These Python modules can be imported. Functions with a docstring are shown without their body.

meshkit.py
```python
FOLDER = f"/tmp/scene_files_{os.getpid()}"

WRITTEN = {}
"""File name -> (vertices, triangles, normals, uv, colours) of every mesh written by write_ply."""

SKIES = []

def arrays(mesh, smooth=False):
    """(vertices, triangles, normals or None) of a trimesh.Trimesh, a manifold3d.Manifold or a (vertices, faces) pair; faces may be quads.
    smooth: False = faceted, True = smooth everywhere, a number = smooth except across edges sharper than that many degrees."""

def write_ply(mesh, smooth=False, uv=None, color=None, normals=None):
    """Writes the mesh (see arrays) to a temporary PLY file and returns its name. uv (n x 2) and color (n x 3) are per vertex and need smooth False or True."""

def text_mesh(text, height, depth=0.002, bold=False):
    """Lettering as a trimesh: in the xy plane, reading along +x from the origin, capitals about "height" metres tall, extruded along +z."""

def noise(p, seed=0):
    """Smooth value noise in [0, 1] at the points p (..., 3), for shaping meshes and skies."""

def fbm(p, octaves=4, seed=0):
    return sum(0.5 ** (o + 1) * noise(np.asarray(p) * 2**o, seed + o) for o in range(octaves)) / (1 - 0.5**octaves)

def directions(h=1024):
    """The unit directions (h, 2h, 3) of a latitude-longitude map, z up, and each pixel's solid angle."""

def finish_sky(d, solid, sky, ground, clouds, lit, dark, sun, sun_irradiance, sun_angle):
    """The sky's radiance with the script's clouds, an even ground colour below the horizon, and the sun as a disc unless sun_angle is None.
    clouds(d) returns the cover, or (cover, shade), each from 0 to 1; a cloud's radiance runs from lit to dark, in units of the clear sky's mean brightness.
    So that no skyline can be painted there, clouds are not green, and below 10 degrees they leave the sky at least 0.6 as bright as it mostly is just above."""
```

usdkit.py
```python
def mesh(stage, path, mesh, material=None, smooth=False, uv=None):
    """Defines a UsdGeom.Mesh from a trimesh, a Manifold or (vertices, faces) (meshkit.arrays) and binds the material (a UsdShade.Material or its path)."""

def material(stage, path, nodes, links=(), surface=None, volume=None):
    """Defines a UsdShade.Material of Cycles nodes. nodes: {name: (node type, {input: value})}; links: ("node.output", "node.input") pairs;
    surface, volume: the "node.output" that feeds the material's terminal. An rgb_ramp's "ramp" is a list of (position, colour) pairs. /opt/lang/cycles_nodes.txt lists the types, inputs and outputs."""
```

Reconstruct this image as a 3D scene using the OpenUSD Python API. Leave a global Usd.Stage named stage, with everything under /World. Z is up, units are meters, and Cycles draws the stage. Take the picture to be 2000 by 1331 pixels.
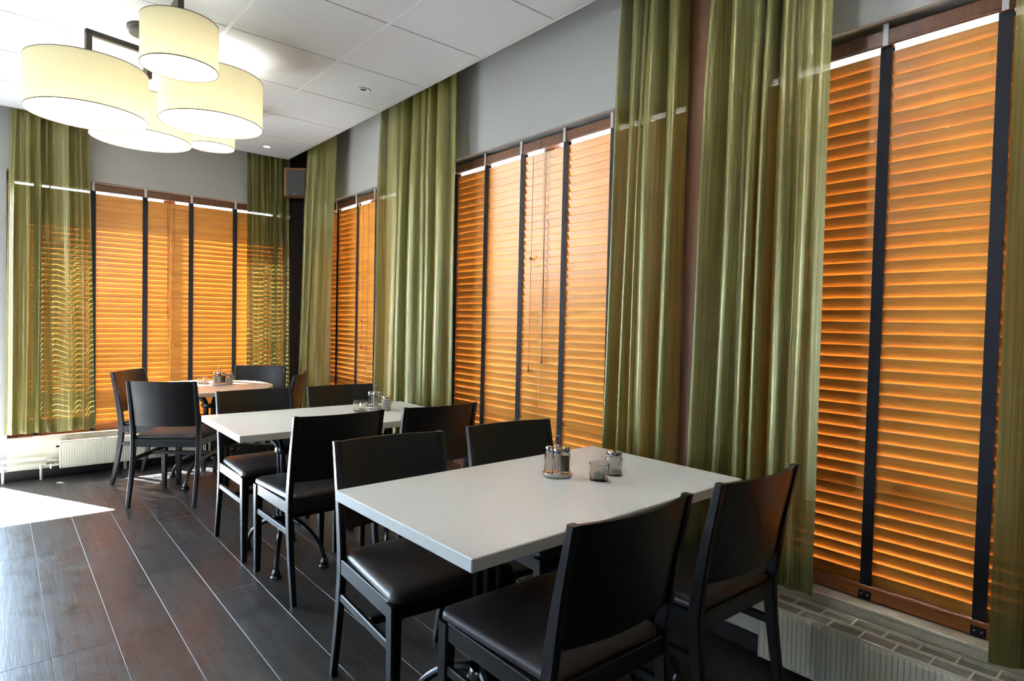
import math, random
import numpy as np, trimesh, manifold3d, usdkit, meshkit
from pxr import Usd, UsdGeom, UsdLux, UsdShade, Gf, Sdf, Vt

stage = Usd.Stage.CreateInMemory()
UsdGeom.SetStageUpAxis(stage, 'Z'); UsdGeom.SetStageMetersPerUnit(stage, 1.0)
UsdGeom.Xform.Define(stage, '/World'); UsdGeom.Scope.Define(stage, '/World/Looks')
PI = math.pi
EYE = 1.30

# ---------------------------------------------------------------- camera
def camera():
    yaw, pitch, roll = math.radians(40.25), math.radians(1.67), math.radians(1.29)
    f = np.array([math.sin(yaw) * math.cos(pitch), math.cos(yaw) * math.cos(pitch), -math.sin(pitch)])
    r = np.array([math.cos(yaw), -math.sin(yaw), 0.0]); u = np.cross(r, f)
    r2 = r * math.cos(roll) + u * math.sin(roll); u2 = -r * math.sin(roll) + u * math.cos(roll)
    c = UsdGeom.Camera.Define(stage, '/World/camera')
    m = Gf.Matrix4d(*r2, 0, *u2, 0, *(-f), 0, 0, 0, EYE, 1)
    c.AddTransformOp().Set(m)
    c.CreateHorizontalApertureAttr(36.0); c.CreateVerticalApertureAttr(36.0 * 1331 / 2000)
    c.CreateFocalLengthAttr(1190.5 / 2000 * 36.0); c.CreateFStopAttr(0.0)
    c.CreateClippingRangeAttr((0.05, 500.0))
    c.CreateExposureAttr(-0.6)
camera()

# ---------------------------------------------------------------- sky and sun
SUN_AZ = np.array([-0.47, 0.883]); SUN_EL = math.radians(53.5)
SUN_E, SKY = 500.0, 15.0
dome = UsdLux.DomeLight.Define(stage, '/World/sky')
dome.CreateIntensityAttr(1.0); dome.CreateColorAttr(Gf.Vec3f(SKY * 0.72, SKY * 0.93, SKY * 1.22))
sun = UsdLux.DistantLight.Define(stage, '/World/sun')
sun.CreateAngleAttr(0.53); sun.CreateNormalizeAttr(True); sun.CreateIntensityAttr(SUN_E); sun.CreateColorAttr(Gf.Vec3f(0.92, 0.97, 1.02))
_d = np.array([SUN_AZ[0] * math.cos(SUN_EL), SUN_AZ[1] * math.cos(SUN_EL), math.sin(SUN_EL)])
_x = np.cross([0, 0, 1], _d); _x /= np.linalg.norm(_x); _y = np.cross(_d, _x)
sun.AddTransformOp().Set(Gf.Matrix4d(*_x, 0, *_y, 0, *_d, 0, 0, 0, 20, 1))
LAMP = 34.0          # sphere light inside each shade of the ceiling lamp
DIFFUSER = 14.0       # glow of the shades' bottom diffusers
SPOT = 9.0           # glow of a lit spotlight's lens
BEAM = 2100.0        # and the beam it throws down

# ---------------------------------------------------------------- materials
def mat(name, nodes, links=(), surface='p.BSDF'):
    return usdkit.material(stage, '/World/Looks/' + name, nodes, links, surface=surface)
def plain(name, col, rough=0.5, **k):
    return mat(name, {'p': ('principled_bsdf', {'base_color': col, 'roughness': rough, **k})})
def grained(name, c1, c2, scale, rough=0.4, bump=0.0, rnd=0.25, detail=4.0, extra=None, **k):
    """streaky colour between c1 and c2, along the axis with the small scale; each piece shifted by object_info.random"""
    n = {'g': ('texture_coordinate', {}), 'o': ('object_info', {}),
         'off': ('combine_xyz', {}), 'mul': ('math', {'math_type': 'multiply', 'value2': 37.0}),
         'add': ('vector_math', {'math_type': 'add'}),
         'm': ('mapping', {'mapping_type': 'point', 'scale': scale}),
         'n': ('noise_texture', {'scale': 1.0, 'detail': detail, 'roughness': 0.6, 'distortion': 0.4}),
         'r': ('rgb_ramp', {'ramp': [(0.3, c1), (0.7, c2)]}),
         'hv': ('hsv', {'hue': 0.5, 'saturation': 1.0}),
         'vr': ('map_range', {'from_min': 0.0, 'from_max': 1.0, 'to_min': 1.0 - rnd, 'to_max': 1.0 + rnd}),
         'p': ('principled_bsdf', {'roughness': rough, **k})}
    l = [('o.random', 'mul.value1'), ('mul.value', 'off.x'), ('mul.value', 'off.y'), ('mul.value', 'off.z'), ('g.object', 'add.vector1'), ('off.vector', 'add.vector2'),
         ('add.vector', 'm.vector'), ('m.vector', 'n.vector'), ('n.fac', 'r.fac'), ('r.color', 'hv.color'),
         ('o.random', 'vr.value'), ('vr.result', 'hv.value'), ('hv.color', 'p.base_color')]
    if bump:
        n['b'] = ('bump', {'strength': bump, 'distance': 0.002}); l += [('n.fac', 'b.height'), ('b.normal', 'p.normal')]
    return n, l

def wall_mat(name, col, rough=0.85):
    return mat(name, {'g': ('geometry', {}), 'n': ('noise_texture', {'scale': 90.0, 'detail': 3.0}),
                      'b': ('bump', {'strength': 0.08, 'distance': 0.002}), 'p': ('principled_bsdf', {'base_color': col, 'roughness': rough})},
               [('g.position', 'n.vector'), ('n.fac', 'b.height'), ('b.normal', 'p.normal')])
M = {}
M['wall'] = wall_mat('white_paint', (0.40, 0.395, 0.375))
M['wall_dim'] = wall_mat('grey_paint', (0.20, 0.20, 0.195))
M['plaster'] = wall_mat('dark_void', (0.10, 0.10, 0.10))
M['tile'] = mat('ceiling_board', {'g': ('geometry', {}), 'n': ('noise_texture', {'scale': 260.0, 'detail': 2.0}),
                                  'r': ('rgb_ramp', {'ramp': [(0.35, (0.41, 0.42, 0.43)), (0.6, (0.50, 0.51, 0.52))]}),
                                  'b': ('bump', {'strength': 0.15, 'distance': 0.001}), 'p': ('principled_bsdf', {'roughness': 0.9})},
                [('g.position', 'n.vector'), ('n.fac', 'r.fac'), ('r.color', 'p.base_color'), ('n.fac', 'b.height'), ('b.normal', 'p.normal')])
M['grid'] = plain('grid_metal', (0.50, 0.51, 0.52), 0.5)
n, l = grained('', (0.010, 0.0095, 0.0092), (0.036, 0.034, 0.033), (34.0, 2.2, 8.0), rough=0.30, bump=0.5, rnd=0.30, detail=7.0, specular_ior_level=0.5)
n.update({'g2': ('geometry', {}), 'sn': ('noise_texture', {'scale': 7.0, 'detail': 12.0, 'roughness': 0.78, 'distortion': 0.8}),
          'sr': ('map_range', {'from_min': 0.3, 'from_max': 0.75, 'to_min': 0.27, 'to_max': 0.52}),
          'wr': ('rgb_ramp', {'ramp': [(0.47, (0, 0, 0)), (0.72, (1, 1, 1))]}),
          'wm': ('mix', {'mix_type': 'mix', 'color2': (0.105, 0.102, 0.100)}), 'wf': ('math', {'math_type': 'multiply', 'value2': 0.35})})
l = [x for x in l if x[1] != 'p.base_color'] + [('g2.position', 'sn.vector'), ('sn.fac', 'sr.value'), ('sr.result', 'p.roughness'),
     ('sn.fac', 'wr.fac'), ('wr.color', 'wf.value1'), ('wf.value', 'wm.fac'), ('hv.color', 'wm.color1'), ('wm.color', 'p.base_color')]
M['plank'] = mat('floor_wood', n, l)
n, l = grained('', (0.0035, 0.0032, 0.0034), (0.0080, 0.0070, 0.0070), (60.0, 60.0, 5.0), rough=0.36, rnd=0.1, specular_ior_level=0.4); M['chair'] = mat('black_stained_wood', n, l)
M['leather'] = mat('brown_leatherette', {'g': ('texture_coordinate', {}), 'n': ('voronoi_texture', {'scale': 320.0}),
                   'b': ('bump', {'strength': 0.12, 'distance': 0.0006}), 'p': ('principled_bsdf', {'base_color': (0.022, 0.016, 0.015), 'roughness': 0.40, 'specular_ior_level': 0.4})},
                   [('g.object', 'n.vector'), ('n.distance', 'b.height'), ('b.normal', 'p.normal')])
M['laminate'] = plain('white_laminate', (0.72, 0.73, 0.68), 0.33)
n, l = grained('', (0.50, 0.38, 0.27), (0.64, 0.52, 0.40), (5.0, 55.0, 55.0), rough=0.35, rnd=0.02); M['pale_wood'] = mat('pale_wood', n, l)
M['iron'] = plain('black_cast_iron', (0.012, 0.012, 0.013), 0.22)
M['frame'] = mat('brown_window_wood', *grained('', (0.075, 0.026, 0.010), (0.14, 0.052, 0.020), (30.0, 30.0, 3.0), rough=0.4, rnd=0.08))
M['panel'] = mat('brown_wood_panel', *grained('', (0.17, 0.078, 0.042), (0.25, 0.125, 0.070), (14.0, 14.0, 1.6), rough=0.42, rnd=0.05))
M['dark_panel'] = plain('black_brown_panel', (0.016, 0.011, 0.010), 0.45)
M['rail'] = mat('blind_rail_wood', *grained('', (0.26, 0.085, 0.018), (0.40, 0.14, 0.035), (5.0, 5.0, 60.0), rough=0.35, rnd=0.05))
# slats: thin stained wood that lets a little light through
n, l = grained('', (0.52, 0.205, 0.030), (0.70, 0.32, 0.060), (3.0, 3.0, 70.0), rough=0.34, rnd=0.10)
n.update({'t': ('translucent_bsdf', {'color': (0.95, 0.36, 0.05)}), 'mx': ('mix_closure', {'fac': 0.022})})
M['slat'] = mat('slat_wood', n, l + [('p.BSDF', 'mx.closure1'), ('t.BSDF', 'mx.closure2')], surface='mx.closure')
M['tape'] = mat('navy_tape', {'g': ('geometry', {}), 'n': ('noise_texture', {'scale': 900.0}), 'b': ('bump', {'strength': 0.2, 'distance': 0.0005}),
                              'p': ('principled_bsdf', {'base_color': (0.004, 0.005, 0.011), 'roughness': 0.8})},
                [('g.position', 'n.vector'), ('n.fac', 'b.height'), ('b.normal', 'p.normal')])
M['cord'] = plain('brown_cord', (0.09, 0.04, 0.02), 0.7)
M['bead'] = plain('tassel_wood', (0.38, 0.14, 0.04), 0.35)
M['bracket'] = plain('white_bracket', (0.72, 0.72, 0.72), 0.4)
M['steel'] = plain('bright_steel', (0.75, 0.75, 0.76), 0.25, metallic=1.0)
M['enamel'] = plain('radiator_enamel', (0.74, 0.70, 0.55), 0.35)
M['pipe'] = plain('pipe_paint', (0.70, 0.69, 0.64), 0.4)
M['dark_inside'] = plain('dark_inside', (0.012, 0.012, 0.011), 0.9, specular_ior_level=0.1)
M['brass'] = plain('valve_metal', (0.55, 0.50, 0.42), 0.3, metallic=1.0)
M['bronze'] = plain('dark_bronze', (0.030, 0.023, 0.018), 0.4)
M['chrome'] = plain('chrome', (0.80, 0.80, 0.80), 0.08, metallic=1.0)
M['glass'] = mat('clear_glass', {'p': ('principled_bsdf', {'base_color': (1, 1, 1), 'roughness': 0.0, 'transmission_weight': 1.0, 'ior': 1.45})})
M['salt'] = plain('white_grains', (0.80, 0.78, 0.72), 0.8)
M['pepper'] = plain('pepper_grains', (0.16, 0.11, 0.06), 0.8)
M['wax'] = plain('candle_wax', (0.80, 0.77, 0.68), 0.5, subsurface_weight=0.0)
M['grey_wax'] = plain('spent_candle', (0.50, 0.50, 0.49), 0.45)
M['flame'] = mat('candle_flame', {'e': ('emission', {'color': (1.0, 0.62, 0.25), 'strength': 12.0})}, surface='e.emission')
M['speaker_wood'] = mat('speaker_veneer', *grained('', (0.12, 0.048, 0.014), (0.18, 0.08, 0.026), (40.0, 40.0, 4.0), rough=0.4, rnd=0.02))
M['grille'] = mat('speaker_cloth', {'g': ('geometry', {}), 'n': ('noise_texture', {'scale': 700.0}), 'b': ('bump', {'strength': 0.4, 'distance': 0.001}),
                                    'p': ('principled_bsdf', {'base_color': (0.055, 0.056, 0.056), 'roughness': 0.8})},
                  [('g.position', 'n.vector'), ('n.fac', 'b.height'), ('b.normal', 'p.normal')])
M['paving'] = mat('pale_paving', {'g': ('geometry', {}), 'n': ('noise_texture', {'scale': 1.5, 'detail': 5.0}),
                                  'r': ('rgb_ramp', {'ramp': [(0.3, (0.26, 0.255, 0.24)), (0.7, (0.34, 0.335, 0.31))]}), 'p': ('principled_bsdf', {'roughness': 0.9})},
                  [('g.position', 'n.vector'), ('n.fac', 'r.fac'), ('r.color', 'p.base_color')])
M['pane'] = mat('window_glass', {'t': ('transparent_bsdf', {'color': (0.97, 0.98, 0.97)}), 'gl': ('glossy_bsdf', {'color': (1, 1, 1), 'roughness': 0.0}),
                                 'f': ('layer_weight', {'blend': 0.5}), 'pw': ('math', {'math_type': 'power', 'value2': 5.0}),
                                 'ma': ('math', {'math_type': 'multiply_add', 'value2': 0.9, 'value3': 0.04}), 'm': ('mix_closure', {})},
                [('f.facing', 'pw.value1'), ('pw.value', 'ma.value1'), ('ma.value', 'm.fac'), ('t.BSDF', 'm.closure1'), ('gl.BSDF', 'm.closure2')], surface='m.closure')
# lampshade: pale cloth lit from inside
M['shade'] = mat('shade_cloth', {'g': ('geometry', {}), 'n': ('noise_texture', {'scale': 500.0}), 'r': ('rgb_ramp', {'ramp': [(0.3, (0.80, 0.765, 0.60)), (0.7, (0.86, 0.83, 0.68))]}),
                                 'd': ('diffuse_bsdf', {}), 't': ('translucent_bsdf', {}), 'm': ('mix_closure', {'fac': 0.5})},
                 [('g.position', 'n.vector'), ('n.fac', 'r.fac'), ('r.color', 'd.color'), ('r.color', 't.color'), ('d.BSDF', 'm.closure1'), ('t.BSDF', 'm.closure2')], surface='m.closure')
M['shade_rim'] = plain('shade_rim', (0.20, 0.16, 0.10), 0.6)
M['diffuser'] = mat('lamp_diffuser', {'e': ('emission', {'color': (1.0, 0.99, 0.94), 'strength': DIFFUSER})}, surface='e.emission')
M['spot_on'] = mat('spot_lamp', {'e': ('emission', {'color': (1.0, 0.92, 0.75), 'strength': SPOT})}, surface='e.emission')
# curtain cloth: olive, slightly shiny, streaked along its length, loosely woven
M['cloth'] = mat('olive_curtain_cloth', {
    'uv': ('attribute', {'attribute': 'st'}),
    'm1': ('mapping', {'mapping_type': 'point', 'scale': (130.0, 1.3, 1.0)}), 'n1': ('noise_texture', {'scale': 1.0, 'detail': 4.0, 'roughness': 0.65, 'distortion': 0.6}),
    'm2': ('mapping', {'mapping_type': 'point', 'scale': (25.0, 420.0, 1.0)}), 'n2': ('noise_texture', {'scale': 1.0, 'detail': 1.0}),
    'r': ('rgb_ramp', {'ramp': [(0.30, (0.112, 0.097, 0.016)), (0.50, (0.205, 0.185, 0.040)), (0.62, (0.29, 0.275, 0.10)), (0.74, (0.42, 0.42, 0.28))]}),
    'rr': ('map_range', {'from_min': 0.3, 'from_max': 0.75, 'to_min': 0.44, 'to_max': 0.27}),
    'b': ('bump', {'strength': 0.35, 'distance': 0.0015}), 'sum': ('math', {'math_type': 'add'}),
    'h': ('hsv', {'hue': 0.5, 'saturation': 1.0, 'value': 0.75}),
    'p': ('principled_bsdf', {'metallic': 0.36, 'specular_ior_level': 1.0, 'sheen_weight': 0.18, 'sheen_roughness': 0.35, 'sheen_tint': (0.75, 0.78, 0.70)}),
    't': ('translucent_bsdf', {}), 'tr': ('transparent_bsdf', {'color': (1.0, 0.97, 0.85)}),
    'x1': ('mix_closure', {'fac': 0.08}), 'x2': ('mix_closure', {'fac': 0.075})},
    [('uv.vector', 'm1.vector'), ('m1.vector', 'n1.vector'), ('uv.vector', 'm2.vector'), ('m2.vector', 'n2.vector'), ('n1.fac', 'r.fac'), ('r.color', 'p.base_color'),
     ('n1.fac', 'rr.value'), ('rr.result', 'p.roughness'), ('n1.fac', 'sum.value1'), ('n2.fac', 'sum.value2'), ('sum.value', 'b.height'), ('b.normal', 'p.normal'),
     ('r.color', 'h.color'), ('h.color', 't.color'), ('p.BSDF', 'x1.closure1'), ('t.BSDF', 'x1.closure2'), ('x1.closure', 'x2.closure1'), ('tr.BSDF', 'x2.closure2')], surface='x2.closure')

# ---------------------------------------------------------------- scene helpers
def numbered(base):
    path, k = base, 0
    while stage.GetPrimAtPath(path):
        k += 1; path = f'{base}_{k:03d}'
    return path
def keys(p, **kw):
    for k, v in kw.items():
        if v: p.SetCustomDataByKey(k, v)
    return p
def thing(name, label, cat, loc=(0, 0, 0), rotz=0.0, group=None):
    x = UsdGeom.Xform.Define(stage, numbered('/World/' + name))
    x.AddTranslateOp().Set(Gf.Vec3d(*map(float, loc))); x.AddRotateZOp().Set(math.degrees(rotz))
    return keys(x.GetPrim(), label=label, category=cat, group=group)
def setting(name, label=None):
    return keys(UsdGeom.Xform.Define(stage, numbered('/World/' + name)).GetPrim(), kind='structure', label=label)
def part(name, mesh, m, parent, smooth=False, uv=None, label=None, kind=None, origin=None):
    if origin is not None:
        if hasattr(mesh, 'translate') and not isinstance(mesh, trimesh.Trimesh): mesh = mesh.translate([-float(c) for c in origin])
        else: mesh = (np.asarray(mesh[0] if isinstance(mesh, tuple) else mesh.vertices) - np.asarray(origin, float), mesh[1] if isinstance(mesh, tuple) else mesh.faces)
    base = (parent.GetPath().pathString if parent else '/World') + '/' + name
    g = usdkit.mesh(stage, numbered(base), mesh, M[m], smooth=smooth, uv=uv)
    return keys(g.GetPrim(), label=label, kind=kind)
def solid(name, mesh, m, label, cat, group=None, smooth=False):
    p = part(name, mesh, m, None, smooth); return keys(p, label=label, category=cat, group=group)
def struct(name, mesh, m, smooth=False, label=None):
    return keys(part(name, mesh, m, None, smooth), kind='structure', label=label)
def dup(root, loc, rotz, label, group=None):
    was = root.GetCustomData()
    r = thing(root.GetName().rstrip('0123456789').rstrip('_'), label, was['category'], loc, rotz, group or was.get('group'))
    r.GetReferences().AddInternalReference(root.GetPath()); r.SetInstanceable(True)
    return r

def cat(ms):
    ms = [m if isinstance(m, trimesh.Trimesh) else trimesh.Trimesh(np.asarray(m[0], float), tri(m[1]), process=False) for m in ms]
    return trimesh.util.concatenate(ms)
def tri(f):
    f = np.asarray(f, int)
    return np.vstack([f[:, [0, 1, 2]], f[:, [0, 2, 3]]]) if f.shape[1] == 4 else f
_BF = None
def box(lo, hi, ch=0.0):
    """box between two corners, its edges chamfered by ch"""
    lo, hi = np.minimum(lo, hi).astype(float), np.maximum(lo, hi).astype(float)
    if ch <= 0:
        b = trimesh.creation.box(hi - lo); b.apply_translation((lo + hi) / 2); return b
    global _BF
    s = np.array([[x, y, z] for x in (-1, 1) for y in (-1, 1) for z in (-1, 1)], float)
    e = np.minimum(np.full(3, ch), (hi - lo) * 0.45)
    pts = np.vstack([s * ((hi - lo) / 2 - e * (1 - np.eye(3)[a])) for a in range(3)])
    if _BF is None:
        q = np.vstack([s * (np.array([1.0, 1.0, 1.0]) - 0.2 * (1 - np.eye(3)[a])) for a in range(3)])
        h = trimesh.convex.convex_hull(q)
        idx = [int(np.argmin(np.linalg.norm(q - v, axis=1))) for v in h.vertices]
        _BF = np.array(idx)[h.faces]
    return trimesh.Trimesh(pts + (lo + hi) / 2, _BF, process=False)
def lathe(profile, n=32, centre=(0, 0, 0)):
    p = np.asarray(profile, float); k = len(p); a = np.arange(n) / n * 2 * PI
    v = np.stack([p[None, :, 0] * np.cos(a)[:, None], p[None, :, 0] * np.sin(a)[:, None], np.repeat(p[None, :, 1], n, 0)], -1).reshape(-1, 3)
    f = []
    for i in range(n):
        j = (i + 1) % n
        for q in range(k - 1):
            f.append((i * k + q, j * k + q, j * k + q + 1)); f.append((i * k + q, j * k + q + 1, i * k + q + 1))
    m = trimesh.Trimesh(v + np.asarray(centre, float), f, process=False)
    m.merge_vertices(); m.update_faces(m.nondegenerate_faces()); return m
def rings(rs, cap0=True, cap1=True):
    """loft through rings (each n x 3, counter-clockwise seen from the end)"""
    rs = [np.asarray(r, float) for r in rs]; n = len(rs[0]); v = np.vstack(rs); f = []
    for k in range(len(rs) - 1):
        for i in range(n):
            j = (i + 1) % n; a, b, c, d = k * n + i, k * n + j, (k + 1) * n + j, (k + 1) * n + i
            f += [(a, b, c), (a, c, d)]
    if cap0:
        v = np.vstack([v, rs[0].mean(0)]); c = len(v) - 1; f += [(c, (i + 1) % n, i) for i in range(n)]
    if cap1:
        v = np.vstack([v, rs[-1].mean(0)]); c = len(v) - 1; o = (len(rs) - 1) * n; f += [(c, o + i, o + (i + 1) % n) for i in range(n)]
    return trimesh.Trimesh(v, f, process=False)
def tube(path, r, n=8, closed=False):
    p = np.asarray(path, float); m = len(p); r = np.broadcast_to(r, m)
    t = np.gradient(p, axis=0) if not closed else np.roll(p, -1, 0) - np.roll(p, 1, 0)
    t /= np.linalg.norm(t, axis=1, keepdims=True)
    u = np.cross(t[0], [0, 0, 1.0]);
    if np.linalg.norm(u) < 1e-3: u = np.cross(t[0], [1.0, 0, 0])
    out = []; a = np.arange(n) / n * 2 * PI
    for k in range(m):
        u = u - t[k] * (u @ t[k]); u /= np.linalg.norm(u); w = np.cross(t[k], u)
        out.append(p[k] + r[k] * (np.cos(a)[:, None] * u + np.sin(a)[:, None] * w))
    if closed: out.append(out[0]); return rings(out, False, False)
    return rings(out)
def loft_bar(pts, wx, wy, ch=0.004):
    """a bar through pts (roughly upright), of width wx in x and wy in y at each point, edges chamfered"""
    out = []
    for p, a, b in zip(pts, np.broadcast_to(wx, len(pts)), np.broadcast_to(wy, len(pts))):
        a, b = a / 2, b / 2; c = min(ch, a * .6, b * .6)
        o = [(-a + c, -b), (a - c, -b), (a, -b + c), (a, b - c), (a - c, b), (-a + c, b), (-a, b - c), (-a, -b + c)]
        out.append([(p[0] + x, p[1] + y, p[2]) for x, y in o])
    return rings(out)
def bez(p0, p1, p2, p3, n=12):
    t = np.linspace(0, 1, n)[:, None]; p0, p1, p2, p3 = map(np.asarray, (p0, p1, p2, p3))
    return (1 - t) ** 3 * p0 + 3 * (1 - t) ** 2 * t * p1 + 3 * (1 - t) * t ** 2 * p2 + t ** 3 * p3
def moved(m, t, rz=0.0):
    m = m.copy()
    if rz: m.apply_transform(trimesh.transformations.rotation_matrix(rz, [0, 0, 1]))
    m.apply_translation(t); return m
def mcube(lo, hi):
    lo, hi = np.minimum(lo, hi), np.maximum(lo, hi)
    return manifold3d.Manifold.cube([float(c) for c in hi - lo]).translate([float(c) for c in lo])

# ---------------------------------------------------------------- the room
XW, YW = 2.33, 6.00             # inner faces of the window wall and of the back wall
XO, YO = 2.63, 6.30             # their outer faces
X0, Y0 = -3.6, -2.6             # the walls that the photograph does not show
ZC, ZS = 2.80, 3.00             # tile ceiling, slab above it
HEAD, SILL = 2.372, 0.315
WIN_R = [(4.05, 5.52), (1.59, 3.62), (-0.70, 1.36)]
WIN_B = (0.06, 2.185)
DOOR_B = (-1.95, -0.03)
WIN_L = (2.9, 4.0)

wr = mcube((XW, Y0, -0.15), (XO, YO, 3.15))
for a, b in WIN_R: wr = wr - mcube((XW - 1, a, SILL), (XO + 1, b, HEAD))
struct('wall_right', wr, 'wall', label='white wall with three wide windows, at the right')
wb = mcube((X0, YW, -0.15), (XW, YO, 3.15)) - mcube((WIN_B[0], YW - 1, SILL), (WIN_B[1], YO + 1, HEAD)) - mcube((DOOR_B[0], YW - 1, 0.0), (DOOR_B[1], YO + 1, HEAD))
struct('wall_back', wb, 'wall', label='white back wall with one wide window')
struct('wall_left', mcube((X0 - 0.2, Y0, -0.15), (X0, YO, 3.15)) - mcube((X0 - 1, WIN_L[0], 0.85), (X0 + 1, WIN_L[1], 2.20)), 'wall_dim')
struct('wall_front', box((X0, Y0 - 0.2, -0.15), (XO, Y0, 3.15)), 'wall_dim')
struct('ground', box((-40, -40, -0.40), (45, 60, -0.20)), 'paving', label='pale paving outside')

struct('upper_storey', box((X0 - 0.2, Y0 - 0.2, 3.15), (XO, YO, 9.0)), 'wall_dim', label='upper storey of the building, above the ceiling')
# floor: dark planks with bevelled edges
fl = setting('floor', 'dark wooden plank floor')
part('subfloor', box((X0, Y0, -0.15), (XW, YW, -0.0125)), 'dark_inside', fl)
rng = random.Random(4)
W = 0.2062; k0 = math.ceil((X0 - 0.1566) / W)
for k in range(k0, 40):
    xa = 0.1566 + k * W; xb = min(xa + W, XW)
    if xa > XW - 0.02: break
    y = Y0 - rng.uniform(0, 1.25)
    while y < YW:
        ye = y + 1.285
        a, b = max(y, Y0), min(ye, YW)
        if b - a > 0.02:
            part('plank', box((xa + 0.0004, a + 0.0004, -0.012), (xb - 0.0004, b - 0.0004, 0.0), 0.0010), 'plank', fl)
        y = ye

# ceiling: slab, flush metal grid and boards
ce = setting('ceiling', 'white suspended ceiling of square boards')
part('slab', box((X0, Y0, ZS), (XW, YW, 3.15)), 'plaster', ce)
XE, YE = 2.120, 5.850
gx = [1.524 - 0.6 * k for k in range(9)]; gy = [2.217 + 0.6 * k for k in range(-8, 6)]
for x in gx: part('grid_bar', box((x - 0.012, Y0, ZC + 0.002), (x + 0.012, YE, ZC + 0.03)), 'grid', ce)
for y in gy: part('grid_bar', box((X0, y - 0.012, ZC + 0.0035), (XE, y + 0.012, ZC + 0.03)), 'grid', ce)
bx = [XE - 0.015] + gx + [X0]; by = [Y0] + gy + [YE - 0.015]
for i in range(len(bx) - 1):
    for j in range(len(by) - 1):
        g1 = 0.0095 if i > 0 else 0.001; g2 = 0.0095 if i < len(bx) - 2 else 0.001
        h1 = 0.003 if j > 0 else 0.001; h2 = 0.003 if j < len(by) - 2 else 0.001
        if bx[i] - bx[i + 1] > 0.05 and by[j + 1] - by[j] > 0.05:
            part('ceiling_board', box((bx[i + 1] + g2, by[j] + h1, ZC), (bx[i] - g1, by[j + 1] - h2, ZC + 0.018), 0.002), 'tile', ce)
struct('trim_1', cat([box((XE - 0.015, Y0, ZC - 0.001), (XE, YE, ZC + 0.02)), box((XE - 0.004, Y0, ZC + 0.02), (XE, YE, ZS))]), 'grid')
struct('trim_2', cat([box((X0, YE - 0.015, ZC - 0.001), (XE - 0.015, YE, ZC + 0.02)), box((X0, YE - 0.004, ZC + 0.02), (XE - 0.004, YE, ZS))]), 'grid')
# dark skirting, brown posts between the windows, dark lining of the corner
struct('baseboard_back', box((DOOR_B[1] + 0.03, YW - 0.012, 0), (XW, YW, 0.07), 0.003), 'dark_panel')
struct('baseboard_right', box((XW - 0.012, Y0, 0), (XW, YW - 0.012, 0.07), 0.003), 'dark_panel')
struct('trim_3', box((XW - 0.022, 1.365, 0.075), (XW - 0.001, 1.585, ZS - 0.01), 0.003), 'panel', label='brown wooden post lining between the two nearest windows')
struct('trim_4', box((XW - 0.022, 3.63, 0.075), (XW - 0.001, 4.04, ZS - 0.01), 0.003), 'panel')
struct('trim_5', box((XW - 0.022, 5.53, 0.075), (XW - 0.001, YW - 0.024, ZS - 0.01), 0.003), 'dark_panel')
struct('trim_6', box((2.188, YW - 0.022, 0.075), (XW - 0.001, YW - 0.001, ZS - 0.01), 0.003), 'dark_panel')

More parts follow.
